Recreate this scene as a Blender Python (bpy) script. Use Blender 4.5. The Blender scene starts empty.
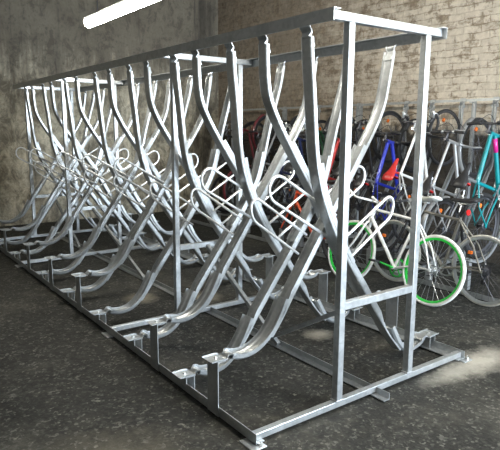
import bpy, bmesh, math, random
from mathutils import Vector, Matrix
random.seed(7)
sc = bpy.context.scene
COL = sc.collection
PI = math.pi

# ------------------------------------------------------------------ helpers
def link(o, parent=None):
    COL.objects.link(o)
    if parent is not None:
        o.parent = parent
    return o

def obj(name, bm, mat, parent=None, smooth=False, angle=None):
    bmesh.ops.recalc_face_normals(bm, faces=bm.faces[:])
    me = bpy.data.meshes.new(name)
    bm.to_mesh(me); bm.free()
    if smooth:
        for p in me.polygons: p.use_smooth = True
        if angle:
            try: me.set_sharp_from_angle(angle=math.radians(angle))
            except Exception: pass
    for m in (mat if isinstance(mat, (list, tuple)) else [mat]):
        me.materials.append(m)
    return link(bpy.data.objects.new(name, me), parent)

def thing(name, label, cat, loc=(0, 0, 0), rot=(0, 0, 0), group=None):
    o = bpy.data.objects.new(name, None)
    o.empty_display_size = .1
    link(o); o.location = loc; o.rotation_euler = rot
    o['label'] = label; o['category'] = cat
    if group: o['group'] = group
    return o

def struct(name, bm, mat):
    o = obj(name, bm, mat); o['kind'] = 'structure'
    return o

def copy_tree(o, parent=None):
    c = o.copy(); COL.objects.link(c)
    if parent is not None: c.parent = parent
    for ch in list(o.children): copy_tree(ch, c)
    return c

def box(bm, x0, x1, y0, y1, z0, z1, bev=0.0):
    r = bmesh.ops.create_cube(bm, size=1.0)
    vs = r['verts']
    for v in vs:
        v.co = Vector(((x0+x1)/2 + v.co.x*(x1-x0), (y0+y1)/2 + v.co.y*(y1-y0), (z0+z1)/2 + v.co.z*(z1-z0)))
    if bev > 0:
        es = list({e for v in vs for e in v.link_edges})
        bmesh.ops.bevel(bm, geom=es, offset=bev, segments=2, affect='EDGES', profile=.5)

def bar(bm, a, b, w, h, up=(0, 0, 1)):
    """rectangular bar from a to b, width w across, h along up"""
    a, b = Vector(a), Vector(b); d = (b-a).normalized()
    s = d.cross(Vector(up)).normalized(); u = s.cross(d)
    vs = []
    for p in (a, b):
        for i, j in ((-1, -1), (1, -1), (1, 1), (-1, 1)):
            vs.append(bm.verts.new(p + s*i*w/2 + u*j*h/2))
    for f in ((0, 1, 2, 3), (7, 6, 5, 4), (0, 4, 5, 1), (1, 5, 6, 2), (2, 6, 7, 3), (3, 7, 4, 0)):
        bm.faces.new([vs[i] for i in f])

def loft(bm, rings, closed=False, caps=True):
    vr = [[bm.verts.new(p) for p in r] for r in rings]
    n = len(vr[0])
    m = len(vr)
    for i in range(m if closed else m-1):
        A, B = vr[i], vr[(i+1) % m]
        for j in range(n):
            k = (j+1) % n
            bm.faces.new((A[j], A[k], B[k], B[j]))
    if caps and not closed:
        bm.faces.new(vr[0][::-1]); bm.faces.new(vr[-1])

def tube(bm, pts, r, seg=8, closed=False, flat=None):
    pts = [Vector(p) for p in pts]; n = len(pts)
    rr = r if isinstance(r, (list, tuple)) else [r]*n
    if not isinstance(r, (list, tuple)) : rr = [r]*n
    elif len(r) != n: rr = [r[0] + (r[-1]-r[0])*i/(n-1) for i in range(n)]
    rings = []; prev = None
    for i in range(n):
        if closed: t = (pts[(i+1) % n]-pts[i-1]).normalized()
        else: t = (pts[min(i+1, n-1)]-pts[max(i-1, 0)]).normalized()
        if prev is None:
            ref = Vector((0, 0, 1)) if abs(t.z) < .9 else Vector((1, 0, 0))
            a = t.cross(ref).normalized()
        else:
            a = (prev - t*prev.dot(t)).normalized()
        prev = a; b = t.cross(a)
        rings.append([pts[i] + (a*math.cos(2*PI*k/seg) + b*math.sin(2*PI*k/seg))*rr[i] for k in range(seg)])
    loft(bm, rings, closed)

def smooth_pts(ctrl, n=6, closed=False):
    P = [Vector(p) for p in ctrl]; out = []
    m = len(P)
    for i in range(m if closed else m-1):
        p0 = P[i-1] if (closed or i > 0) else P[0]*2-P[1]
        p1, p2 = P[i], P[(i+1) % m]
        p3 = P[(i+2) % m] if (closed or i+2 < m) else P[-1]*2-P[-2]
        for k in range(n):
            t = k/n
            out.append(.5*((2*p1) + (p2-p0)*t + (2*p0-5*p1+4*p2-p3)*t*t + (3*p1-p0-3*p2+p3)*t**3))
    if not closed: out.append(P[-1])
    return out

def lathe(bm, prof, seg=40, axis='y', centre=(0, 0, 0)):
    """closed profile of (radius, offset along the axis), turned round the axis"""
    c = Vector(centre); rings = []
    for i in range(seg):
        a = 2*PI*i/seg
        ring = []
        for r, o in prof:
            if axis == 'y': ring.append(c + Vector((r*math.cos(a), o, r*math.sin(a))))
            else: ring.append(c + Vector((r*math.cos(a), r*math.sin(a), o)))
        rings.append(ring)
    loft(bm, rings, closed=True, caps=False)

def sweep(bm, path, prof, sv=None, sn=None):
    """prof of (v across, n towards the wheel) swept along path of (u, z); local axes x=u, y=v, z"""
    n = len(path); rings = []
    for i in range(n):
        a, b = path[max(i-1, 0)], path[min(i+1, n-1)]
        t = Vector((b[0]-a[0], b[1]-a[1])).normalized()
        nx, nz = -t.y, t.x
        v_, n_ = (sv[i] if sv else 1), (sn[i] if sn else 1)
        rings.append([Vector((path[i][0]+nx*pn*n_, pv*v_, path[i][1]+nz*pn*n_)) for pv, pn in prof])
    loft(bm, rings)

def U(a, d, t=.004):
    return [(-a, 0), (a, 0), (a, d), (a-t, d), (a-t, t), (-a+t, t), (-a+t, d), (-a, d)]

# ------------------------------------------------------------------ materials
def mat(name, rgb, rough=.5, metal=0.0, var=0.0, scale=20., bump=0.0, coat=0.0, spec=.5):
    m = bpy.data.materials.new(name); m.use_nodes = True
    nt = m.node_tree; b = nt.nodes['Principled BSDF']
    b.inputs['Base Color'].default_value = (*rgb, 1)
    b.inputs['Roughness'].default_value = rough
    b.inputs['Metallic'].default_value = metal
    b.inputs['Specular IOR Level'].default_value = spec
    if coat: b.inputs['Coat Weight'].default_value = coat
    tc = nt.nodes.new('ShaderNodeTexCoord')
    nz = nt.nodes.new('ShaderNodeTexNoise'); nz.inputs['Scale'].default_value = scale
    nz.inputs['Detail'].default_value = 5
    nt.links.new(tc.outputs['Object'], nz.inputs['Vector'])
    rp = nt.nodes.new('ShaderNodeValToRGB')
    rp.color_ramp.elements[0].position = .3; rp.color_ramp.elements[1].position = .7
    rp.color_ramp.elements[0].color = (*[c*(1-var) for c in rgb], 1)
    rp.color_ramp.elements[1].color = (*[min(1, c*(1+var)) for c in rgb], 1)
    nt.links.new(nz.outputs['Fac'], rp.inputs['Fac'])
    nt.links.new(rp.outputs['Color'], b.inputs['Base Color'])
    if bump:
        bp = nt.nodes.new('ShaderNodeBump'); bp.inputs['Strength'].default_value = bump
        bp.inputs['Distance'].default_value = .01
        nt.links.new(nz.outputs['Fac'], bp.inputs['Height']); nt.links.new(bp.outputs['Normal'], b.inputs['Normal'])
    return m

class NT:
    """small helper to wire nodes"""
    def __init__(s, name):
        s.m = bpy.data.materials.new(name); s.m.use_nodes = True
        s.t = s.m.node_tree; s.b = s.t.nodes['Principled BSDF']
    def n(s, typ, **kw):
        nd = s.t.nodes.new(typ)
        for k, v in kw.items(): setattr(nd, k, v)
        return nd
    def l(s, a, b): s.t.links.new(a, b)
    def noise(s, vec, scale, detail=6, rough=.6, dist=0.0):
        nd = s.n('ShaderNodeTexNoise'); nd.inputs['Scale'].default_value = scale
        nd.inputs['Detail'].default_value = detail; nd.inputs['Roughness'].default_value = rough
        nd.inputs['Distortion'].default_value = dist
        s.l(vec, nd.inputs['Vector']); return nd.outputs['Fac']
    def ramp(s, fac, stops):
        nd = s.n('ShaderNodeValToRGB'); cr = nd.color_ramp
        while len(cr.elements) < len(stops): cr.elements.new(.5)
        for e, (p, c) in zip(cr.elements, stops):
            e.position = p; e.color = (*c, 1) if not isinstance(c, float) else (c, c, c, 1)
        s.l(fac, nd.inputs['Fac']); return nd.outputs['Color']
    def mix(s, fac, a, b, mode='MIX'):
        nd = s.n('ShaderNodeMix', data_type='RGBA', blend_type=mode)
        for src, i in ((fac, 0), (a, 6), (b, 7)):
            if hasattr(src, 'default_value'): s.l(src, nd.inputs[i])
            elif i == 0: nd.inputs[0].default_value = src
            else: nd.inputs[i].default_value = (*src, 1)
        return nd.outputs[2]
    def math(s, op, a, b=0.0, clamp=False):
        nd = s.n('ShaderNodeMath', operation=op); nd.use_clamp = clamp
        for i, src in enumerate((a, b)):
            if hasattr(src, 'default_value'): s.l(src, nd.inputs[i])
            else: nd.inputs[i].default_value = src
        return nd.outputs[0]
    def mapping(s, vec, scale=(1, 1, 1), loc=(0, 0, 0)):
        nd = s.n('ShaderNodeMapping'); nd.inputs['Scale'].default_value = scale; nd.inputs['Location'].default_value = loc
        s.l(vec, nd.inputs['Vector']); return nd.outputs['Vector']
    def bump(s, h, strength=.4, dist=.02):
        nd = s.n('ShaderNodeBump'); nd.inputs['Strength'].default_value = strength; nd.inputs['Distance'].default_value = dist
        s.l(h, nd.inputs['Height']); s.l(nd.outputs['Normal'], s.b.inputs['Normal'])

def galvanised():
    k = NT('galvanised_steel'); tc = k.n('ShaderNodeTexCoord').outputs['Object']
    vo = k.n('ShaderNodeTexVoronoi'); vo.inputs['Scale'].default_value = 45; k.l(tc, vo.inputs['Vector'])
    n1 = k.noise(tc, 9, 5)
    c1 = k.ramp(n1, [(.3, (.375, .39, .395)), (.7, (.485, .50, .505))])
    c2 = k.mix(.22, c1, k.ramp(vo.outputs['Color'], [(.2, (.34, .355, .365)), (.8, (.67, .69, .70))]))
    k.l(c2, k.b.inputs['Base Color'])
    k.b.inputs['Metallic'].default_value = .7
    k.l(k.math('ADD', k.math('MULTIPLY', n1, .2), .24), k.b.inputs['Roughness'])
    k.bump(n1, .12, .004)
    return k.m
GALV = galvanised()
BOLT = mat('zinc_bolt', (.62, .62, .6), .35, .8, .15)
RODM = mat('bright_rod', (.78, .79, .79), .35, .4, .1, 30)

def far_wall_mat():
    k = NT('stained_concrete'); tc = k.n('ShaderNodeTexCoord').outputs['Object']
    sp = k.n('ShaderNodeSeparateXYZ'); k.l(tc, sp.inputs[0])
    X, Z = sp.outputs['X'], sp.outputs['Z']
    big = k.noise(tc, 1.1, 8, .62, .5)
    med = k.noise(k.mapping(tc, (1.25, 1, .75)), 4.2, 10, .76, .5)
    fine = k.noise(tc, 15, 8, .72)
    drip = k.noise(k.mapping(tc, (4.0, 1, .4)), 1.5, 7, .68, .2)
    base = k.ramp(big, [(.34, (.22, .19, .13)), (.48, (.52, .455, .33)), (.64, (.72, .65, .49))])
    base = k.mix(.45, base, k.ramp(fine, [(.38, (.12, .10, .072)), (.60, (.84, .755, .585))]))
    # darkens above two metres, in ragged runs
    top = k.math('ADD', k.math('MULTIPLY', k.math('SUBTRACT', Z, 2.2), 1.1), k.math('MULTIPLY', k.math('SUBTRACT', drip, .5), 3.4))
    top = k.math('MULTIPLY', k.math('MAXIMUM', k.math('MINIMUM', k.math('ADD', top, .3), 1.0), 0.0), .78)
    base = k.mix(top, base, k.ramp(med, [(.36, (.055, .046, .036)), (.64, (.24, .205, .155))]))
    streak = k.ramp(drip, [(.58, 0.0), (.70, 1.0)])
    base = k.mix(k.math('MULTIPLY', streak, .5), base, (.05, .043, .035))
    # soot and damp patches
    m1 = k.ramp(k.math('ADD', k.math('MULTIPLY', med, .7), k.math('MULTIPLY', fine, .3)), [(.455, 0.0), (.56, 1.0)])
    base = k.mix(k.math('MULTIPLY', m1, .74), base, (.06, .05, .038))
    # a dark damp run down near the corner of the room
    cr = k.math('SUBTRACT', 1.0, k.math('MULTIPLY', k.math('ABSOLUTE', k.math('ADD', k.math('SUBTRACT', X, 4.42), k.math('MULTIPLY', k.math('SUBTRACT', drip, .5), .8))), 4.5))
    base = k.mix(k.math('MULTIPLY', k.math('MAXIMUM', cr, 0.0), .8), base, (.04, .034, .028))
    # rough courses of big blocks
    cmb = k.n('ShaderNodeCombineXYZ'); k.l(k.math('ADD', X, k.math('MULTIPLY', med, .35)), cmb.inputs['X']); k.l(k.math('ADD', Z, k.math('MULTIPLY', med, .3)), cmb.inputs['Y'])
    br = k.n('ShaderNodeTexBrick'); br.inputs['Scale'].default_value = 1.0
    br.inputs['Brick Width'].default_value = .62; br.inputs['Row Height'].default_value = .31
    br.inputs['Mortar Size'].default_value = .014; br.inputs['Mortar Smooth'].default_value = .8
    k.l(cmb.outputs[0], br.inputs['Vector'])
    base = k.mix(k.math('MULTIPLY', br.outputs['Fac'], k.math('MULTIPLY', big, .3)), base, (.09, .075, .055))
    k.l(base, k.b.inputs['Base Color']); k.b.inputs['Roughness'].default_value = .92
    k.bump(k.math('SUBTRACT', k.math('ADD', k.math('MULTIPLY', fine, .5), med), k.math('MULTIPLY', br.outputs['Fac'], .1)), .6, .03)
    return k.m

def brick_wall_mat():
    k = NT('limewashed_brick'); tc = k.n('ShaderNodeTexCoord').outputs['Object']
    sp = k.n('ShaderNodeSeparateXYZ'); k.l(tc, sp.inputs[0])
    Y, Z = sp.outputs['Y'], sp.outputs['Z']
    fine = k.noise(tc, 14, 8, .72)
    med = k.noise(k.mapping(tc, (1, 1, 1.5)), 5.0, 9, .72, .3)
    wob = k.noise(tc, 4.0, 4)
    cmb = k.n('ShaderNodeCombineXYZ')
    k.l(k.math('ADD', Y, k.math('MULTIPLY', wob, .09)), cmb.inputs['X']); k.l(k.math('ADD', Z, k.math('MULTIPLY', wob, .06)), cmb.inputs['Y'])
    br = k.n('ShaderNodeTexBrick'); br.inputs['Scale'].default_value = 1.0
    br.inputs['Brick Width'].default_value = .235; br.inputs['Row Height'].default_value = .085
    br.inputs['Mortar Size'].default_value = .010; br.inputs['Mortar Smooth'].default_value = .7
    br.inputs['Color1'].default_value = (.74, .66, .54, 1); br.inputs['Color2'].default_value = (.64, .56, .45, 1)
    br.inputs['Mortar'].default_value = (.52, .44, .34, 1)
    k.l(cmb.outputs[0], br.inputs['Vector'])
    big = k.noise(k.mapping(tc, (1, 1, 1), (0, 2.2, .6)), 1.0, 7, .62, .6)
    col = k.mix(.45, br.outputs['Color'], k.ramp(fine, [(.32, (.34, .275, .20)), (.66, (.84, .765, .645))]))
    # bare brown brick where the wash has come off: mostly in the joints and in ragged patches
    pe = k.math('ADD', med, k.math('MULTIPLY', br.outputs['Fac'], .06))
    pe = k.ramp(k.math('ADD', pe, k.math('MULTIPLY', k.math('SUBTRACT', big, .5), .25)), [(.50, 0.0), (.61, 1.0)])
    bare = k.ramp(fine, [(.3, (.13, .085, .05)), (.7, (.33, .24, .15))])
    col = k.mix(k.math('MULTIPLY', pe, .78), col, bare)
    # grime, with the light falloff painted in, darkening towards the far corner
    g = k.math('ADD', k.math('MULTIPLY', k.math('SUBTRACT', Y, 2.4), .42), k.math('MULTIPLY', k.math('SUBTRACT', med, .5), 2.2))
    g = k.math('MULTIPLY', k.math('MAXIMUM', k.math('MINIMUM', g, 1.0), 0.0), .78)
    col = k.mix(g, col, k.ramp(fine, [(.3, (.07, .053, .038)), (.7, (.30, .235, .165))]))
    # dark among the packed bicycles painted into the lower wall, its top edge ragged
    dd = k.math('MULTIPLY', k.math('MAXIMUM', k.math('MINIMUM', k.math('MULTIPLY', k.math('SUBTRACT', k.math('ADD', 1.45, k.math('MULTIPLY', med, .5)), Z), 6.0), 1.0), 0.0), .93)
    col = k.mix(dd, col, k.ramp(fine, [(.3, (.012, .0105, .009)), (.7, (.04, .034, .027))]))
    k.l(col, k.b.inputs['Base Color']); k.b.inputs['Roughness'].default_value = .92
    k.bump(k.math('SUBTRACT', k.math('ADD', k.math('MULTIPLY', fine, .4), k.math('MULTIPLY', med, .4)), k.math('MULTIPLY', br.outputs['Fac'], .35)), .5, .02)
    return k.m

def floor_mat():
    k = NT('worn_asphalt'); tc = k.n('ShaderNodeTexCoord').outputs['Object']
    big = k.noise(tc, 1.1, 7, .6, .3); grit = k.noise(tc, 34, 3, .75); mid = k.noise(tc, 9, 7, .7)
    col = k.ramp(big, [(.3, (.015, .0148, .0128)), (.7, (.040, .039, .034))])
    vo = k.n('ShaderNodeTexVoronoi'); vo.inputs['Scale'].default_value = 70; k.l(tc, vo.inputs['Vector'])
    vb = k.n('ShaderNodeSeparateColor'); k.l(vo.outputs['Color'], vb.inputs[0])
    v2 = k.n('ShaderNodeTexVoronoi'); v2.inputs['Scale'].default_value = 30; k.l(tc, v2.inputs['Vector'])
    vc = k.n('ShaderNodeSeparateColor'); k.l(v2.outputs['Color'], vc.inputs[0])
    gr = k.math('ADD', k.math('MULTIPLY', vb.outputs[0], .6), k.math('MULTIPLY', vc.outputs[0], .4))
    col = k.mix(.6, col, k.ramp(k.math('ADD', k.math('MULTIPLY', gr, .75), k.math('MULTIPLY', mid, .3)), [(.30, (.006, .006, .0055)), (.60, (.022, .022, .019)), (.74, (.06, .06, .052)), (.84, (.17, .165, .145))]))
    sp = k.ramp(k.noise(tc, 22, 3, .6), [(.62, 0.0), (.68, 1.0)])
    spm = k.math('MULTIPLY', sp, k.ramp(mid, [(.45, 0.0), (.62, .8)]))
    col = k.mix(spm, col, (.26, .25, .21))
    # scuffed dusty areas
    du = k.math('MULTIPLY', k.ramp(k.noise(k.mapping(tc, (1, 1, 1), (5, 3, 0)), .9, 8, .68), [(.52, 0.0), (.72, 1.0)]), k.ramp(mid, [(.4, .1), (.65, .6)]))
    col = k.mix(du, col, (.17, .16, .13))
    # spilt cement dust: where the near end bar meets the rear base rail, and small heaps under the rack
    for (cx, cy, rx, ry, c, s) in ((1.93, -.10, .50, .20, (.42, .39, .33), .85), (1.55, -.10, .35, .12, (.36, .34, .29), .6), (1.12, 2.35, .22, .26, (.38, .34, .27), .8),
                                   (.62, 2.65, .2, .22, (.34, .30, .23), .7), (1.35, .95, .16, .14, (.36, .33, .27), .7), (-.75, .2, .6, .5, (.17, .15, .11), .6), (-.35, -.45, .45, .35, (.2, .18, .14), .6)):
        m = k.n('ShaderNodeMapping'); m.inputs['Location'].default_value = (-cx/rx, -cy/ry, 0); m.inputs['Scale'].default_value = (1/rx, 1/ry, 1)
        k.l(tc, m.inputs['Vector'])
        ln = k.n('ShaderNodeVectorMath', operation='LENGTH'); k.l(m.outputs[0], ln.inputs[0])
        f = k.math('SUBTRACT', k.math('ADD', ln.outputs['Value'], k.math('MULTIPLY', mid, 1.1)), .55)
        f = k.ramp(f, [(.15, 1.0), (.95, 0.0)])
        col = k.mix(k.math('MULTIPLY', f, s), col, c)
    k.l(col, k.b.inputs['Base Color'])
    k.l(k.math('ADD', k.math('MULTIPLY', mid, .35), .55), k.b.inputs['Roughness'])
    k.b.inputs['Specular IOR Level'].default_value = .3
    k.bump(k.math('ADD', k.math('MULTIPLY', grit, .6), k.math('MULTIPLY', mid, .8)), .5, .012)
    return k.m

def emit(name, rgb, s):
    m = bpy.data.materials.new(name); m.use_nodes = True
    b = m.node_tree.nodes['Principled BSDF']
    b.inputs['Base Color'].default_value = (.8, .8, .8, 1)
    b.inputs['Emission Color'].default_value = (*rgb, 1); b.inputs['Emission Strength'].default_value = s
    return m

# ------------------------------------------------------------------ the room: x across the rack, y along it, z up
XW, YF, XL, YN, HC = 4.75, 7.6, -4.2, -5.5, 4.8
bm = bmesh.new(); box(bm, XL-.2, XW+.2, YN-.2, YF+.2, -.12, 0); struct('floor', bm, floor_mat())
bm = bmesh.new(); box(bm, XL-.2, XW+.2, YF, YF+.2, 0, HC); struct('wall_far', bm, far_wall_mat())
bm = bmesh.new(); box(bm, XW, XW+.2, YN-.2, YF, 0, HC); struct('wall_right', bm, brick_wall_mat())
PLA = mat('grey_plaster', (.26, .25, .23), .9, 0, .25, 2.5, .2)
bm = bmesh.new(); box(bm, XL-.2, XL, YN-.2, YF, 0, HC); struct('wall_left', bm, PLA)
bm = bmesh.new()                       # the wall behind the photographer, with the open gateway the daylight comes through
box(bm, XL, 1.4, YN-.2, YN, 0, HC); box(bm, 4.4, XW, YN-.2, YN, 0, HC); box(bm, 1.4, 4.4, YN-.2, YN, 2.8, HC)
struct('wall_near', bm, PLA)
bm = bmesh.new(); box(bm, XL-.2, XW+.2, YN-.2, YF+.2, HC, HC+.15); struct('ceiling', bm, mat('dark_ceiling', (.40, .38, .34), .9, 0, .3, 3))

# ------------------------------------------------------------------ the two-sided rack
WT, W1, W2 = 1.848, .62, 1.262
YEND = 6.28
FR = [0.02, 1.92, 4.64, 6.25]
rack = thing('bicycle_rack', 'large galvanised two-sided semi-vertical bicycle rack standing empty in the middle of the floor', 'bicycle rack', (0, 0, 0))

def R(name, fn, m=GALV, parent=rack, smooth=False):
    b = bmesh.new(); fn(b); return obj(name, b, m, parent, smooth)

def angle_bar(b, x, inward, y0, y1, z0, h, wd, t=.005):
    # vertical flange at x with the foot flange turned inward
    s = inward
    prof = [(0, 0), (s*wd, 0), (s*wd, t), (s*t, t), (s*t, h), (0, h)]
    loft(b, [[Vector((x+px, y, z0+pz)) for px, pz in prof] for y in (y0, y1)])
def base_front(b):
    angle_bar(b, 0, 1, -.02, YEND, .012, .055, .055)
    y = .12
    while y < YEND:                      # fixing holes with plugs along the face
        box(b, -.002, 0.001, y-.006, y+.006, .036, .048); y += .2
R('base_rail', base_front)
def base_rear(b): angle_bar(b, WT, -1, -.02, YEND, .012, .055, .075)
R('base_rail', base_rear)
def base_mid(b):
    loft(b, [[Vector((px, y, pz)) for px, pz in ((.895, .008), (.945, .008), (.945, .05), (.94, .05), (.94, .013), (.895, .013))] for y in (-.10, YEND)])
R('base_rail', base_mid)
for i, y in enumerate(FR):
    def tie(b, y=y): box(b, .006, WT-.006, y-.02, y+.02, .018, .056, .003)
    t = R('base_tie', tie)
    for x in (.0, WT):
        def plate(b, x=x, y=y): box(b, x-.045, x+.045, y-.075, y+.05, .0005, .008, .002)
        R('foot_plate', plate, GALV, t)
        def fb(b, x=x, y=y): lathe(b, [(.012, .007), (.012, .02), (.005, .02), (.005, .032), (.0005, .032), (.0005, .007)], 8, 'z', (x+.02, y-.05, 0))
        R('anchor_bolt', fb, BOLT, t)
    for x in (W1, W2):
        def post(b, x=x, y=y): box(b, x-.0225, x+.0225, y-.0225, y+.0225, .056, 2.155, .004)
        p = R('post', post)
        def weld(b, x=x, y=y): box(b, x-.03, x+.03, y-.026, y+.026, .054, .064, .003)
        R('weld_collar', weld, GALV, p)
    def mid(b, y=y): box(b, W1+.0225, W2-.0225, y-.02, y+.02, .60, .645, .003)
    R('cross_rail', mid)
    def top(b, y=y): box(b, .46, 1.435, y-.0225, y+.0225, 2.155, 2.20, .004)
    t = R('top_bar', top)
    for x in (.475, 1.405):
        def tb(b, x=x, y=y): lathe(b, [(.012, 2.2), (.012, 2.213), (.0005, 2.213), (.0005, 2.2)], 6, 'z', (x+.02, y, 0))
        R('bolt', tb, BOLT, t)
for y0, z0, y1, z1 in ((.03, .612, 1.06, .03), (1.91, .612, .92, .03), (4.63, .612, 3.2, .03), (6.22, .612, 5.2, .03)):
    def br(b): bar(b, (.914, y0, z0), (.914, y1, z1), .03, .03)
    o = R('brace', br)
def top_front(b):
    loft(b, [[Vector((px, y, pz)) for px, pz in ((.455, 2.142), (.46, 2.142), (.46, 2.2005), (.505, 2.2005), (.505, 2.206), (.455, 2.206))] for y in (-.03, YEND)])
R('top_beam', top_front)
def top_rear(b):
    loft(b, [[Vector((WT-px, y, pz)) for px, pz in ((.455, 2.142), (.46, 2.142), (.46, 2.2005), (.505, 2.2005), (.505, 2.206), (.455, 2.206))] for y in (-.03, YEND)])
R('top_beam', top_rear)

# wheel channels: profile (u from the outer base rail inward, z); wheel side is up and outward
BT = [(.10, .322), (.15, .310), (.22, .308), (.30, .330), (.38, .385), (.45, .470), (.517, .598)]
BL = [(.10, .092), (.15, .075), (.22, .070), (.30, .088), (.38, .145), (.45, .230), (.525, .372)]
BLB = [(.10, .090), (.15, .062), (.22, .042), (.30, .044), (.37, .085), (.43, .150), (.497, .262)]
PROF = {
 'tall': dict(zb=.33, main=[(.395, .385), (.46, .468), (.54, .585), (.68, .785), (.90, 1.105), (1.10, 1.40), (1.22, 1.58), (1.28, 1.68), (1.325, 1.785), (1.35, 1.90), (1.37, 2.0), (1.388, 2.11)],
              bowl=BT, gut=[(.86, 1.05), (.95, 1.18), (1.05, 1.325), (1.16, 1.49)], hoop=((.891, 1.08), (.807, .959), (.456, 1.337), (.399, 1.196))),
 'low': dict(zb=.10, main=[(.395, .150), (.46, .235), (.55, .36), (.70, .56), (.85, .76), (1.0, .965), (1.09, 1.10), (1.16, 1.25), (1.205, 1.42), (1.25, 1.60), (1.31, 1.80), (1.36, 1.97), (1.388, 2.11)],
             bowl=BL, gut=[(.90, .83), (1.0, .965), (1.08, 1.085), (1.14, 1.20), (1.18, 1.32), (1.205, 1.42)], hoop=((.975, .888), (.904, .762), (.570, 1.157), (.547, 1.008))),
 # the channels that climb to the front beam stand a little steeper at the top
 'tall_b': dict(zb=.33, main=[(.395, .385), (.46, .468), (.54, .585), (.68, .785), (.86, 1.105), (1.06, 1.40), (1.18, 1.58), (1.25, 1.70), (1.295, 1.80), (1.315, 1.90), (1.322, 2.0), (1.325, 2.11)],
              bowl=BT, gut=[(.83, 1.06), (.92, 1.19), (1.02, 1.34), (1.13, 1.505)], hoop=((.86, 1.08), (.785, .959), (.43, 1.337), (.38, 1.196))),
 'low_b': dict(zb=.10, main=[(.385, .075), (.44, .135), (.52, .225), (.67, .425), (.80, .605), (.92, .765), (1.02, .915), (1.10, 1.055), (1.175, 1.22), (1.22, 1.38), (1.245, 1.54), (1.27, 1.80), (1.29, 1.97), (1.30, 2.11)],
             bowl=BLB, gut=[(.92, .765), (1.02, .915), (1.10, 1.055), (1.175, 1.22), (1.215, 1.36), (1.225, 1.41)], hoop=((.975, .888), (.904, .762), (.520, 1.157), (.497, 1.008))),
}
def sm2(p, n=5):
    return [(v.x, v.y) for v in smooth_pts([Vector((a, b, 0)) for a, b in p], n)]

def make_channel(kind):
    P = PROF[kind]; zb = P['zb']
    b = bmesh.new(); path = sm2(P['main'])
    zl, zh = zb+.75, zb+1.15
    dn = [(1.55 - .6*min(1, max(0, (p[1]-zl)/(zh-zl))))*min(1, max(.3, (p[1]-zb-.16)/.12)) for p in path]
    sweep(b, path, [(-.034, 0), (.034, 0), (.039, .003), (.041, .008), (.041, .028), (.035, .028), (.035, .010), (.031, .005), (-.031, .005), (-.035, .010), (-.035, .028), (-.041, .028), (-.041, .008), (-.039, .003)], None, dn)
    ch = obj('wheel_channel', b, GALV, rack)
    # flattened, crimped ear at the top that bolts to the beam
    b = bmesh.new()
    (ux, uz) = P['main'][-1]
    ep = [(ux-.012, uz-.055), (ux-.004, uz-.02), (ux+.002, uz), (ux-.008, uz+.025), (ux+.008, uz+.05), (ux+.008, uz+.085)]
    ep = sm2(ep, 3); n = len(ep)
    sweep(b, ep, U(.037, .026, .006), [1 + .22*i/(n-1) - .30*math.exp(-((i/(n-1)-.40)/.2)**2) for i in range(n)], [max(.2, 1.15-1.3*i/(n-1)) for i in range(n)])
    obj('ear', b, GALV, ch)
    # lower trough under the rear wheel
    b = bmesh.new(); bp = sm2(P['bowl'])
    sweep(b, bp, [(-.051, .036), (-.049, .012), (-.036, 0), (-.012, -.004), (.012, -.004), (.036, 0), (.049, .012), (.051, .036), (.045, .037), (.043, .016), (.033, .006), (.016, .004), (.008, .014), (-.008, .014), (-.016, .004), (-.033, .006), (-.043, .016), (-.045, .037)],
          [min(1, .80+.05*i) for i in range(len(bp))], [min(1, .55+.12*i) for i in range(len(bp))])
    obj('lower_trough', b, GALV, ch)
    # bow-tie ear at the foot
    b = bmesh.new()
    ep = sm2([(-.045, zb+.010), (.04, zb+.010), (.068, zb+.003), (.092, zb+.020), (.115, zb+.014), (.14, zb-.006)], 4); n = len(ep)
    sv = []
    for i in range(n):
        t = i/(n-1)
        sv.append(1.05 - .50*math.exp(-((t-.52)/.12)**2) - .12*max(0, t-.6)/.4)
    sweep(b, ep, U(.052, .02, .006), sv, [.32 if i < n*.6 else min(1.0, .32+(i/(n-1)-.6)*2.4) for i in range(n)])
    e = obj('foot_ear', b, GALV, ch)
    # bracket plate from the base rail to the ear
    b = bmesh.new()
    if kind.startswith('tall'):
        pr = [(-.004, .014), (-.004, zb+.008), (.05, zb+.008), (.05, zb+.003), (.001, zb+.003), (.001, .014)]
        loft(b, [[Vector((x-.004, y, z)) for x, z in pr] for y in (-.056, .056)])
    else:
        pr = [(-.002, .06), (-.002, zb+.008), (.06, zb+.008), (.06, .02), (.055, .02), (.055, zb+.003), (.003, zb+.003), (.003, .06)]
        loft(b, [[Vector((x-.002, y, z)) for x, z in pr] for y in (-.052, .052)])
    obj('bracket', b, GALV, ch)
    b = bmesh.new()
    lathe(b, [(.011, zb+.012), (.011, zb+.021), (.0005, zb+.021), (.0005, zb+.012)], 6, 'z', (.012, 0, 0))
    obj('bolt', b, BOLT, ch)
    # upper trough for the front wheel
    b = bmesh.new(); gp = sm2(P['gut'])
    off = []
    for i in range(len(gp)):
        a, c = gp[max(i-1, 0)], gp[min(i+1, len(gp)-1)]
        t = Vector((c[0]-a[0], c[1]-a[1])).normalized()
        off.append((gp[i][0]-t.y*.022, gp[i][1]+t.x*.022))
    sweep(b, off, U(.044, .028, .0045))
    obj('upper_trough', b, GALV, ch)
    # locking hoop
    a1, a2, e1, e2 = [Vector((q[0], -.036, q[1])) for q in P['hoop']]
    mid = (e1+e2)/2; d = ((e1-a1).normalized()+(e2-a2).normalized()).normalized(); r = (e1-e2).length/2
    s = (e1-e2).normalized()
    pts = [a1, a1.lerp(e1, .5), e1]
    for k in range(1, 9):
        an = PI*k/9
        pts.append(mid + s*r*math.cos(an) + d*r*math.sin(an))
    pts += [e2, e2.lerp(a2, .5), a2]
    b = bmesh.new(); tube(b, pts, .0095, 8)
    obj('locking_hoop', b, RODM, ch, True)
    return ch
chan = {}
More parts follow.
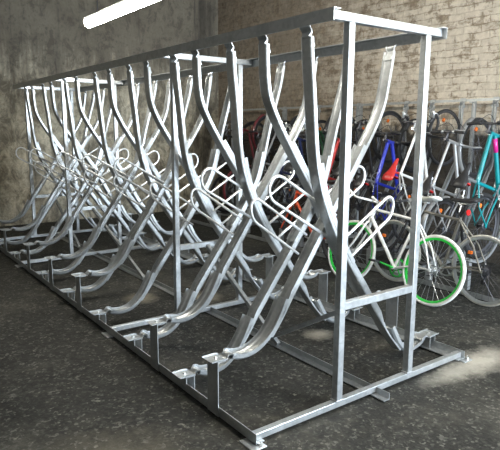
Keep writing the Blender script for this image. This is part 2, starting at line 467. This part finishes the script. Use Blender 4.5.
def put(kind, y, rear):
    if rear: kind += '_b'
    if kind not in chan: c = chan[kind] = make_channel(kind)
    else: c = copy_tree(chan[kind], rack)
    c.location = (WT, y, 0) if rear else (0, y, 0)
    c.rotation_euler = (0, 0, PI if rear else 0)
for y, k in ((.38, 't'), (.74, 'l'), (1.11, 't'), (1.49, 'l'), (2.17, 'l'), (2.58, 't'), (2.94, 'l'), (3.38, 't'), (3.74, 'l'), (4.20, 't'), (4.90, 'l'), (5.28, 't'), (5.62, 'l'), (5.98, 't')):
    put('tall' if k == 't' else 'low', y, False)
for y, k in ((.28, 'l'), (.64, 't'), (1.03, 'l'), (1.43, 't'), (1.79, 'l'), (2.22, 't'), (2.62, 'l'), (3.01, 't'), (3.44, 'l'), (3.92, 't'), (4.36, 'l'), (4.80, 't'), (5.21, 'l'), (5.62, 't'), (6.02, 'l')):
    put('tall' if k == 't' else 'low', y, True)

# ------------------------------------------------------------------ the wall rack behind the bicycles
wallrack = thing('wall_bicycle_rack', 'galvanised one-sided bicycle rack with a thin top rail along the brick wall behind the bicycles', 'bicycle rack', (4.5, 3.6, 0))
def WR(name, fn, parent=wallrack, m=GALV):
    b = bmesh.new(); fn(b)
    o = obj(name, b, m, parent)
    if parent is wallrack:
        for v in o.data.vertices: v.co -= Vector((4.5, 3.6, 0))
    return o
def rail(b): loft(b, [[Vector((4.50+px, y, 1.945+pz)) for px, pz in ((0, 0), (.005, 0), (.005, .025), (.035, .025), (.035, .03), (0, .03))] for y in (.3, 6.9)])
WR('top_rail', rail)
def brail(b): angle_bar(b, 3.22, 1, .3, 6.9, .012, .05, .06)
WR('base_rail', brail)
for y in (.34, 1.75, 3.55, 5.25, 6.85):
    def wp(b): box(b, 4.56, 4.60, y-.02, y+.02, 0.0, 1.97, .003)
    WR('post', wp)
    def wt(b): box(b, 3.23, 4.56, y-.02, y+.02, .014, .05, .003)
    WR('base_tie', wt)
    def tt(b): box(b, 4.50, 4.60, y-.018, y+.018, 1.93, 1.945, .002)
    WR('top_tie', tt)
PITCH = math.radians(57)
RW = .335; WB = 1.03
def wall_channel(y, zc, xc=3.60):
    d = Vector((math.cos(PITCH), math.sin(PITCH))); nn = Vector((d.y, -d.x)); c = Vector((xc, zc))
    off = RW + .055
    pts = []
    for k in range(0, 7):
        an = math.radians(-118 + k*14.2)
        pts.append(c + Vector((math.cos(an), math.sin(an)))*off)
    f = c + d*WB + nn*off
    pts += [c + d*.35 + nn*off, c + d*.75 + nn*off, f]
    xe = 4.478
    pts += [Vector((f.x + (xe-f.x)*.55, f.y+.20)), Vector((xe-.01, f.y + .34)), Vector((xe, 1.90))]
    path = [(v.x, v.y) for v in smooth_pts([Vector((p.x, p.y, 0)) for p in pts], 3)]
    b = bmesh.new(); sweep(b, path, U(.022, .03))
    for v in b.verts: v.co.y += y
    o = obj('wheel_channel', b, GALV, wallrack)
    for v in o.data.vertices: v.co -= Vector((4.5, 3.6, 0))
    b = bmesh.new()                      # bright crimped ear hooked over the rail
    ep = sm2([(xe, 1.87), (xe+.006, 1.90), (xe-.004, 1.925), (xe+.01, 1.95), (xe+.01, 1.985)], 3)
    n = len(ep)
    sweep(b, ep, U(.036, .03, .006), [1-.3*math.exp(-((i/(n-1)-.5)/.2)**2) for i in range(n)], [max(.2, 1.2-1.3*i/(n-1)) for i in range(n)])
    for v in b.verts: v.co += Vector((-4.5, y-3.6, 0))
    obj('ear', b, GALV, o)
    b = bmesh.new()
    x0, z0 = path[0]
    box(b, x0-.02, x0+.03, y-.03, y+.03, .012, z0, .002)
    for v in b.verts: v.co -= Vector((4.5, 3.6, 0))
    obj('bracket', b, GALV, o)

# ------------------------------------------------------------------ bicycles
MC = {}
def paint(name, rgb, rough=.35, metal=0.0):
    if name not in MC: MC[name] = mat('paint_'+name, rgb, rough, metal, .06, 8, 0, .3)
    return MC[name]
BLACK = mat('black_rubber', (.014, .014, .015), .6, 0, .3, 60)
BLKP = mat('black_plastic', (.02, .02, .022), .4, 0, .2, 20)
SILV = mat('polished_alloy', (.62, .63, .64), .28, .85, .08, 20)
DARKM = mat('dark_steel', (.11, .11, .12), .4, .8, .2, 20)
WRUB = mat('white_rubber', (.70, .70, .66), .6, 0, .08, 30)
PALE = mat('pale_rubber', (.42, .41, .37), .6, 0, .1, 30)
GUMW = mat('tan_rubber', (.30, .22, .13), .6, 0, .1, 30)
LEATH = mat('brown_leather', (.13, .065, .03), .5, 0, .2, 30)
REDREF = mat('red_reflector', (.55, .02, .02), .2, 0, .05)
ORAREF = mat('amber_reflector', (.75, .16, .02), .2, 0, .05)

def make_wheel(name, parent, cx, rt, tyre, rimm, spokem=SILV, R0=RW, nsp=28):
    c = (cx, 0, R0)
    b = bmesh.new(); ri = R0-2*rt+.004
    lathe(b, [(ri+.003, -.011), (ri+.003, .011), (ri-.006, .011), (ri-.022, .004), (ri-.022, -.004), (ri-.006, -.011)], 48, 'y', c)
    w = obj(name, b, rimm, parent, True, 40)
    b = bmesh.new(); pr = [(R0-rt+rt*math.cos(a), rt*math.sin(a)) for a in [2*PI*i/10 for i in range(10)]]
    lathe(b, pr, 48, 'y', c); obj('tire', b, tyre, w, True)
    b = bmesh.new()
    lathe(b, [(.0005, -.05), (.012, -.05), (.012, -.034), (.027, -.032), (.027, -.028), (.015, -.022), (.015, .022), (.027, .028), (.027, .032), (.012, .034), (.012, .05), (.0005, .05)], 14, 'y', c)
    rr = ri-.018
    for i in range(nsp):
        a = 2*PI*i/nsp; sd = 1 if i % 2 else -1
        ah = a + (1.25 if (i//2) % 2 else -1.25)
        tube(b, [(cx+.025*math.cos(ah), sd*.03, R0+.025*math.sin(ah)), (cx+rr*math.cos(a), 0, R0+rr*math.sin(a))], .0014, 4)
    obj('hub', b, spokem, w)
    return w

def make_bike(name, label, loc, rot, frame, style='city', tyre=BLACK, rimm=SILV, fork=None, saddle=BLKP, bars=DARKM, grips=BLKP, crank=SILV, post=SILV,
              rt=.018, guards=None, tubes=.016, accent=None, group=None, step=False, seat_z=.95, rack_=False, steer=0.0, barw=.25, spokem=SILV, reflect=True):
    t = thing(name, label, 'bicycle', loc, rot, group)
    fork = fork or frame
    rear, fr = Vector((0, 0, RW)), Vector((WB, 0, RW))
    bb = Vector((.43, 0, .275)); st = Vector((.275, 0, .80)); ht = Vector((.805, 0, .845)); hb = Vector((.855, 0, .70))
    if style == 'mtb':
        st = Vector((.30, 0, .70)); ht = Vector((.80, 0, .81)); hb = Vector((.84, 0, .70))
    k = tubes
    b = bmesh.new()
    tube(b, [bb+(st-bb)*-.02, st], k*.95, 10)
    if step:
        tube(b, smooth_pts([hb+(ht-hb)*.55, Vector((.66, 0, .53)), bb+(st-bb)*.32], 5), k, 10)
        tube(b, smooth_pts([hb, Vector((.66, 0, .42)), bb], 5), k*1.15, 10)
    else:
        tube(b, [st+(bb-st)*.06, ht+(hb-ht)*.22], k*(1.15 if style == 'mtb' else .95), 10)
        tube(b, [bb, hb+(ht-hb)*.2], k*1.2, 10)
    tube(b, [hb, ht], k*1.2, 12)
    tube(b, [bb+Vector((0, -.035, 0)), bb+Vector((0, .035, 0))], .021, 12)
    for s in (-1, 1):
        tube(b, [bb+Vector((-.02, s*.02, 0)), rear+Vector((.22, s*.042, -.01)), rear+Vector((0, s*.058, 0))], [.011, .008], 8)
        tube(b, [st+Vector((.005, s*.012, -.03)), rear+Vector((.1, s*.045, .22)), rear+Vector((0, s*.058, 0))], [.009, .007], 8)
        box(b, -.016, .014, s*.058-.003, s*.058+.003, RW-.016, RW+.016)
    fo = obj('frame', b, frame, t, True, 50)
    if accent:
        b = bmesh.new(); a0, a1 = hb+(ht-hb)*.2, bb
        tube(b, [a0+(a1-a0)*.06, a0+(a1-a0)*.30], k*1.24, 10)
        obj('painted_band', b, accent, fo, True)
    # steered assembly is built straight and turned about the head axis through ht
    ax = (ht-hb).normalized()
    M = Matrix.Translation(hb) @ Matrix.Rotation(steer, 4, ax) @ Matrix.Translation(-hb)
    def turn(o):
        if steer: o.data.transform(M)
        for ch in o.children: turn(ch)
        return o
    b = bmesh.new(); cr = hb - ax*.035
    tube(b, [hb, cr], k*1.1, 10)
    for s in (-1, 1):
        if style == 'mtb':
            tube(b, [cr+Vector((0, 0, .0)), cr+Vector((.01, s*.062, -.01))], .017, 8)
            tube(b, [cr+Vector((.005, s*.062, .01)), Vector((WB-.06, s*.062, .50))], .016, 8)
            tube(b, [Vector((WB-.065, s*.062, .52)), fr+Vector((0, s*.058, 0))], .021, 8)
        else:
            tube(b, smooth_pts([cr+Vector((0, s*.022, .008)), cr+Vector((.02, s*.045, -.06)), cr.lerp(fr, .6)+Vector((-.012, s*.053, 0)), fr+Vector((-.012, s*.056, .03)), fr+Vector((0, s*.057, 0))], 4), [.013, .008], 8)
    turn(obj('fork', b, fork, t, True, 50))
    wf = turn(make_wheel('front_wheel', t, WB, rt, tyre, rimm, spokem)); wr = make_wheel('rear_wheel', t, 0, rt, tyre, rimm, spokem)
    # saddle
    su = (st-bb).normalized(); sp_top = Vector((st.x-(seat_z-st.z)*.28, 0, seat_z-.04))
    b = bmesh.new(); tube(b, [st-su*.03, sp_top], .0135, 10)
    box(b, sp_top.x-.03, sp_top.x+.03, -.02, .02, sp_top.z-.008, sp_top.z+.008, .003)
    obj('seat_post', b, post, t, True, 40)
    b = bmesh.new(); rings = []
    for x, w, h, dz in ((-.145, .045, .012, .016), (-.13, .072, .022, .018), (-.08, .076, .026, .012), (-.02, .052, .024, .002), (.05, .028, .022, -.002), (.11, .021, .020, -.002), (.14, .014, .014, -.006), (.148, .006, .006, -.01)):
        if style in ('city',): w *= 1.2
        rings.append([Vector((sp_top.x+x+.01, w*math.cos(a), sp_top.z+.035+dz+h*math.sin(a)*(1 if math.sin(a) > 0 else .8))) for a in [2*PI*i/14 for i in range(14)]])
    loft(b, rings); sd = obj('saddle', b, saddle, t, True, 60)
    b = bmesh.new()
    for s in (-1, 1): tube(b, [(sp_top.x-.10, s*.03, sp_top.z+.03), (sp_top.x-.04, s*.02, sp_top.z+.008), (sp_top.x+.05, s*.02, sp_top.z+.008), (sp_top.x+.11, s*.008, sp_top.z+.028)], .004, 6)
    obj('rail', b, SILV, sd)
    # stem, bars
    s0 = ht + ax*.04; clamp = s0 + Vector((.085, 0, .015)) if style != 'city' else s0 + Vector((.03, 0, .09))
    b = bmesh.new(); tube(b, [ht-ax*.02, s0+ax*.02], .015, 10); tube(b, [s0, clamp], .0135, 10); tube(b, [clamp+Vector((0, -.025, 0)), clamp+Vector((0, .025, 0))], .018, 10)
    turn(obj('stem', b, SILV if style in ('bull', 'road', 'city') else DARKM, t, True, 40))
    half = []
    if style == 'mtb': half = [(0, 0, 0), (0, .06, .002), (-.005, .12, .02), (-.02, barw+.03, .025)]
    elif style == 'city': half = [(0, 0, 0), (.02, .08, .02), (.0, .19, .05), (-.10, barw, .045), (-.17, barw+.01, .035)]
    elif style == 'bull': half = [(0, 0, 0), (0, .12, 0), (.01, .175, 0), (.06, .19, .005), (.13, .185, .03), (.17, .18, .06)]
    elif style == 'flat': half = [(0, 0, 0), (0, .1, 0), (-.015, barw, .008)]
    else: half = [(0, 0, 0), (0, .15, 0), (.01, .19, -.002), (.07, .2, -.01), (.095, .2, -.055), (.06, .2, -.115), (-.03, .2, -.13)]
    L = [clamp+Vector(p) for p in half]; Rr = [clamp+Vector((p[0], -p[1], p[2])) for p in half]
    pts = smooth_pts(L[::-1][:-1] + Rr, 5)
    b = bmesh.new(); tube(b, pts, .0115, 8)
    hbz = obj('handlebar', b, bars, t, True)
    for P in (L, Rr):
        b = bmesh.new(); q = smooth_pts(P, 6)
        if style == 'road': tube(b, q[6:], .0155, 8)
        else: tube(b, q[-9:], .0165, 8)
        obj('grip', b, grips, hbz, True)
        if style != 'bull':
            b = bmesh.new(); y = P[2].y
            if style == 'road':
                hp = P[3]; tube(b, [hp+Vector((-.02, 0, .005)), hp+Vector((.03, 0, .03)), hp+Vector((.045, 0, .05))], .017, 8)
                tube(b, [hp+Vector((.035, 0, .02)), hp+Vector((.06, 0, -.03)), hp+Vector((.045, 0, -.10))], .006, 6)
            else:
                gp = q[-9]; tube(b, [gp+Vector((.0, 0, -.005)), gp+Vector((.035, 0, -.02)), gp+Vector((.03, (.09 if P is L else -.09), -.035)) if style != 'city' else gp+Vector((-.07, 0, -.03))], .006, 6)
                tube(b, [gp+Vector((0, -.012, 0)), gp+Vector((0, .012, 0))], .019, 8)
            obj('brake_lever', b, SILV if style != 'mtb' else BLKP, hbz, True)
    turn(hbz)
    # cables
    if style != 'bull':
        b = bmesh.new()
        tube(b, smooth_pts([L[2]+Vector((.03, 0, 0)), clamp+Vector((.12, .05, -.02)), hb+Vector((.06, .01, .02)), hb+Vector((-.05, .02, -.02))], 5), .0035, 5)
        tube(b, smooth_pts([Rr[2]+Vector((.03, 0, 0)), clamp+Vector((.14, -.03, -.06)), hb+Vector((.05, 0, -.02)), cr+Vector((.035, 0, -.02))], 5), .0035, 5)
        obj('brake_cable', b, BLKP, t)
    # drivetrain
    b = bmesh.new(); yk = -.045
    lathe(b, [(.098, yk-.002), (.098, yk+.002), (.078, yk+.002), (.078, yk-.002)], 32, 'y', bb)
    for i in range(5):
        a = 2*PI*i/5+.3
        tube(b, [bb+Vector((0, yk, 0)), bb+Vector((.085*math.cos(a), yk, .085*math.sin(a)))], .006, 6)
    ca = math.radians(8)
    for s in (-1, 1):
        e = bb + Vector((math.cos(ca)*.17*s, -.065 if s < 0 else .065, math.sin(ca)*.17*s))
        tube(b, [bb+Vector((0, e.y*.8, 0)), e], [.012, .009], 8)
    tube(b, [bb+Vector((0, -.06, 0)), bb+Vector((0, .06, 0))], .012, 8)
    ck = obj('crankset', b, crank, t, True, 40)
    for s in (-1, 1):
        e = bb + Vector((math.cos(ca)*.17*s, (-.065 if s < 0 else .065), math.sin(ca)*.17*s))
        b = bmesh.new(); y0 = e.y; y1 = e.y + s*.09
        box(b, e.x-.045, e.x+.045, min(y0+s*.012, y1), max(y0+s*.012, y1), e.z-.011, e.z+.011, .004)
        tube(b, [(e.x, y0, e.z), (e.x, y1+s*.004, e.z)], .006, 6)
        obj('pedal', b, BLKP, ck)
    b = bmesh.new(); pts = []
    for i in range(9): a = PI/2 - PI*i/8; pts.append(bb+Vector((.096*math.cos(a), yk, .096*math.sin(a))))
    for i in range(7): a = -PI/2 - PI*i/6; pts.append(rear+Vector((.04*math.cos(a), yk, .04*math.sin(a))))
    tube(b, pts, .0045, 5, closed=True); obj('chain', b, DARKM, t)
    if style in ('mtb', 'road', 'flat'):
        b = bmesh.new()
        for r, y in ((.05, -.038), (.042, -.042), (.034, -.046)): lathe(b, [(r, y-.001), (r, y+.001), (.012, y+.001), (.012, y-.001)], 18, 'y', rear)
        obj('cassette', b, DARKM, t)
        b = bmesh.new(); bar(b, rear+Vector((0, -.055, -.02)), rear+Vector((.03, -.055, -.13)), .012, .03, (0, 1, 0))
        for dz, dx in ((-.055, .02), (-.13, .03)): lathe(b, [(.022, -.052), (.022, -.047), (.0005, -.047), (.0005, -.052)], 14, 'y', rear+Vector((dx, 0, dz)))
        obj('rear_derailleur', b, BLKP, t)
        b = bmesh.new()
        for c0 in (cr+Vector((.02, 0, -.01)), st+Vector((-.075, 0, -.13))):
            for s in (-1, 1): tube(b, [c0+Vector((0, s*.004, .01)), c0+Vector((.012, s*.032, -.01)), c0+Vector((.012, s*.016, -.05))], .006, 6)
        obj('brake_caliper', b, SILV, t)
    if guards:
        for cx, a0, a1, nm in ((0, 20, 215, 'rear_mudguard'), (WB, 25, 200, 'front_mudguard')):
            b = bmesh.new(); rr = RW+.022; rings = []
            if cx: a0, a1 = 55, 205
            for i in range(25):
                a = math.radians(a0+(a1-a0)*i/24)
                rings.append([Vector((cx+(rr+o)*math.cos(a), v, RW+(rr+o)*math.sin(a))) for v, o in ((-.03, -.014), (-.022, .002), (0, .008), (.022, .002), (.03, -.014), (.022, -.002), (0, .004), (-.022, -.002))])
            loft(b, rings)
            o = obj(nm, b, guards, t, True, 60)
            if cx: turn(o)
        b = bmesh.new()
        for s in (-1, 1):
            a = math.radians(150); tube(b, [rear+Vector((0, s*.06, 0)), Vector((rr*math.cos(a), s*.03, RW+rr*math.sin(a)))], .003, 5)
        obj('mudguard_stay', b, SILV, t)
    if reflect:
        b = bmesh.new(); lathe(b, [(.028, -.006), (.028, .006), (.0005, .006), (.0005, -.006)], 16, 'y')
        q = sp_top + Vector((-.03, 0, -.07))
        for v in b.verts: v.co = Vector((v.co.y, v.co.x, v.co.z)) + q
        obj('rear_reflector', b, REDREF, t)
        for w_ in (wf, wr):
            cx = WB if w_ is wf else 0
            b = bmesh.new(); box(b, cx-.02+.15, cx+.02+.15, -.012, .012, RW+.13, RW+.16, .003)
            obj('spoke_reflector', b, ORAREF, w_)
    if rack_:
        b = bmesh.new(); zr = 2*RW+.055
        for s in (-1, 1):
            tube(b, [(.20, s*.02, zr), (.12, s*.06, zr), (-.22, s*.06, zr), (-.26, s*.03, zr)], .005, 6)
            tube(b, [(0, s*.063, RW), (-.08, s*.062, zr)], .005, 6)
        for x in (-.2, -.06, .08): tube(b, [(x, -.06, zr), (x, .06, zr)], .005, 6)
        obj('luggage_carrier', b, DARKM, t)
    return t

P_ = lambda n, c, **k: paint(n, c, **k)
WHITE = P_('white', (.78, .78, .76)); SILVER = P_('silver', (.50, .50, .50), metal=.6); BLUE = P_('blue', (.02, .035, .42))
RED = P_('red', (.50, .025, .02)); ORANGE = P_('orange', (.48, .055, .015)); TEAL = P_('teal', (.0, .20, .22)); MAG = P_('magenta', (.55, .02, .22))
BLK = P_('black', (.018, .018, .02)); GREEN = P_('green', (.02, .55, .06)); DKG = P_('dark_green', (.02, .07, .03)); MAR = P_('maroon', (.12, .015, .02)); GREY = P_('grey', (.22, .22, .22)); NAVY = P_('navy', (.015, .025, .10))

H90 = PI/2
make_bike('bicycle', 'white fixed-gear bicycle with green rims and white tires standing beside the silver rack', (2.665, .905, 0), (math.radians(14), 0, H90),
          WHITE, 'bull', tyre=WRUB, rimm=GREEN, saddle=WRUB, bars=WHITE, grips=WRUB, crank=GREEN, post=SILV, rt=.017, seat_z=.99, reflect=False, spokem=SILV)
make_bike('bicycle', 'orange bicycle standing on the floor beyond the front wheel of the white bicycle', (3.02, 2.36, 0), (math.radians(2), 0, H90),
          ORANGE, 'flat', bars=DARKM, rt=.02, seat_z=1.0, barw=.22, rimm=DARKM, spokem=DARKM)
CHAMP = P_('champagne', (.23, .215, .185), metal=.5)
make_bike('bicycle', 'champagne-grey road bicycle with pale tires standing behind the rear of the white bicycle', (3.09, .60, 0), (0, 0, H90),
          CHAMP, 'road', tyre=PALE, rimm=SILV, spokem=DARKM, saddle=BLKP, bars=DARKM, grips=BLKP, rt=.013, seat_z=.96, fork=BLK, post=BLKP, steer=0.0)

specs = [  # y, style, frame, label, extras
 (.97, 'mtb', TEAL, 'teal mountain bicycle with a magenta band on its frame in the wall rack', dict(rt=.026, accent=MAG, tubes=.019)),
 (1.42, 'flat', SILVER, 'silver-grey bicycle with grey mudguards in the wall rack, beside the teal one', dict(guards=GREY, rt=.019)),
 (1.84, 'road', WHITE, 'white road bicycle with a red saddle and black fork in the wall rack', dict(saddle=RED, post=RED, rt=.013, fork=BLK)),
 (2.26, 'mtb', BLUE, 'bright blue mountain bicycle in the wall rack, beside the white one', dict(rt=.026, tubes=.019, fork=BLK)),
 (2.66, 'flat', BLK, 'plain black bicycle in the wall rack, between the blue and red ones', dict(rt=.02)),
 (3.08, 'mtb', RED, 'red mountain bicycle with a black fork in the wall rack', dict(rt=.026, tubes=.019, fork=BLK)),
 (3.50, 'city', DKG, 'dark green step-through bicycle with luggage carrier in the wall rack', dict(step=True, guards=BLK, rack_=True)),
 (3.92, 'road', NAVY, 'navy road bicycle with white bar tape in the wall rack', dict(rt=.014, grips=WRUB)),
 (4.32, 'flat', GREY, 'dull grey bicycle in the wall rack, beside the navy road bicycle', dict(rt=.02)),
 (4.74, 'mtb', BLK, 'black mountain bicycle with a blue painted band in the wall rack', dict(rt=.026, tubes=.019, accent=BLUE)),
 (5.16, 'city', MAR, 'maroon city bicycle with mudguards in the wall rack', dict(guards=MAR, rt=.02)),
 (5.58, 'flat', BLK, 'black bicycle in the wall rack, beyond the maroon one, end of its row', dict(rt=.02)),
]
for i, (y, st, fr, lab, kw) in enumerate(specs):
    zc = .655 if i % 2 == 0 else .55
    # the rear hub sits at (3.60, y, zc); the bicycle is turned nose-up about its rear contact point
    cx = 3.60 + RW*math.sin(PITCH); cz = zc - RW*math.cos(PITCH)
    kw.setdefault('rimm', DARKM); kw.setdefault('spokem', DARKM)
    make_bike('bicycle', lab, (cx, y, cz), (0, -PITCH, 0), fr, st, barw=.20, seat_z=.87 if st == 'flat' else .92, steer=0, **kw)
    wall_channel(y, zc)

# ------------------------------------------------------------------ lamps
HOUS = mat('lamp_housing', (.75, .75, .73), .5, 0, .03)
def lamp(label, x, y0, y1, z, s, rgb=(1.0, .95, .83), group=None):
    t = thing('fluorescent_lamp', label, 'lamp', (x, (y0+y1)/2, z)); yc = (y0+y1)/2; h = (y1-y0)/2
    b = bmesh.new(); box(b, -.05, .05, -h, h, .05, .09, .006); box(b, -.055, .055, -h-.012, -h, -.01, .092, .004); box(b, -.055, .055, h, h+.012, -.01, .092, .004)
    obj('housing', b, HOUS, t)
    b = bmesh.new()
    prof = [(.062*math.cos(a), .05 + .075*math.sin(a)) for a in [PI+PI*i/10 for i in range(11)]]
    loft(b, [[Vector((px, y, pz)) for px, pz in prof] for y in (-h+.001, h-.001)])
    obj('diffuser', b, emit('lamp_glow', rgb, s), t, True, 40)
    for y in (-h*.7, h*.7):
        b = bmesh.new(); tube(b, [(0, y, .09), (0, y, HC-z)], .006, 6)
        obj('hanger', b, DARKM, t)
    return t
lamp('glowing fluorescent lamp hanging above the far half of the silver rack', .92, 2.60, 4.50, 2.80, 26)
lamp('glowing fluorescent lamp hanging above the near end of the silver rack', .92, -1.1, .8, 2.80, 26)
lamp('glowing fluorescent lamp hanging between the silver rack and the open gateway', 2.2, -4.2, -2.3, 2.80, 26)

def area(name, loc, rot, sx, sy, power, rgb):
    d = bpy.data.lights.new(name, 'AREA'); d.shape = 'RECTANGLE'; d.size = sx; d.size_y = sy; d.energy = power; d.color = rgb
    o = bpy.data.objects.new(name, d); link(o); o.location = loc; o.rotation_euler = rot
    return o
area('gateway_daylight', (2.9, YN+.05, 1.45), (math.radians(90), 0, 0), 2.9, 2.6, 300, (.76, .88, 1.0))

w = bpy.data.worlds.new('world'); sc.world = w; w.use_nodes = True
bg = w.node_tree.nodes['Background']; sky = w.node_tree.nodes.new('ShaderNodeTexSky')
sky.sky_type = 'NISHITA'; sky.sun_disc = False; sky.sun_elevation = math.radians(40)
w.node_tree.links.new(sky.outputs[0], bg.inputs['Color']); bg.inputs['Strength'].default_value = .12

# ------------------------------------------------------------------ camera (fitted: focal length 550 px on a 500 px wide frame)
f, yaw, pitch, roll = 550.35, -.6348, .1722, .0045
fw = Vector((-math.sin(yaw)*math.cos(pitch), math.cos(yaw)*math.cos(pitch), -math.sin(pitch)))
rt_ = Vector((math.cos(yaw), math.sin(yaw), 0)); up = rt_.cross(fw)
r2 = rt_*math.cos(roll) + up*math.sin(roll); u2 = -rt_*math.sin(roll) + up*math.cos(roll)
cam = bpy.data.cameras.new('camera'); cam.sensor_width = 36; cam.lens = 36*f/500; cam.sensor_fit = 'HORIZONTAL'; cam.clip_start = .05
co = bpy.data.objects.new('camera', cam); link(co)
co.matrix_world = Matrix(((r2.x, u2.x, -fw.x, -1.5655), (r2.y, u2.y, -fw.y, -2.0843), (r2.z, u2.z, -fw.z, 1.608), (0, 0, 0, 1)))
sc.camera = co
sc.view_settings.view_transform = 'Standard'; sc.view_settings.look = 'None'; sc.view_settings.gamma = 1
sc.view_settings.use_curve_mapping = False; sc.view_settings.exposure = 1.78
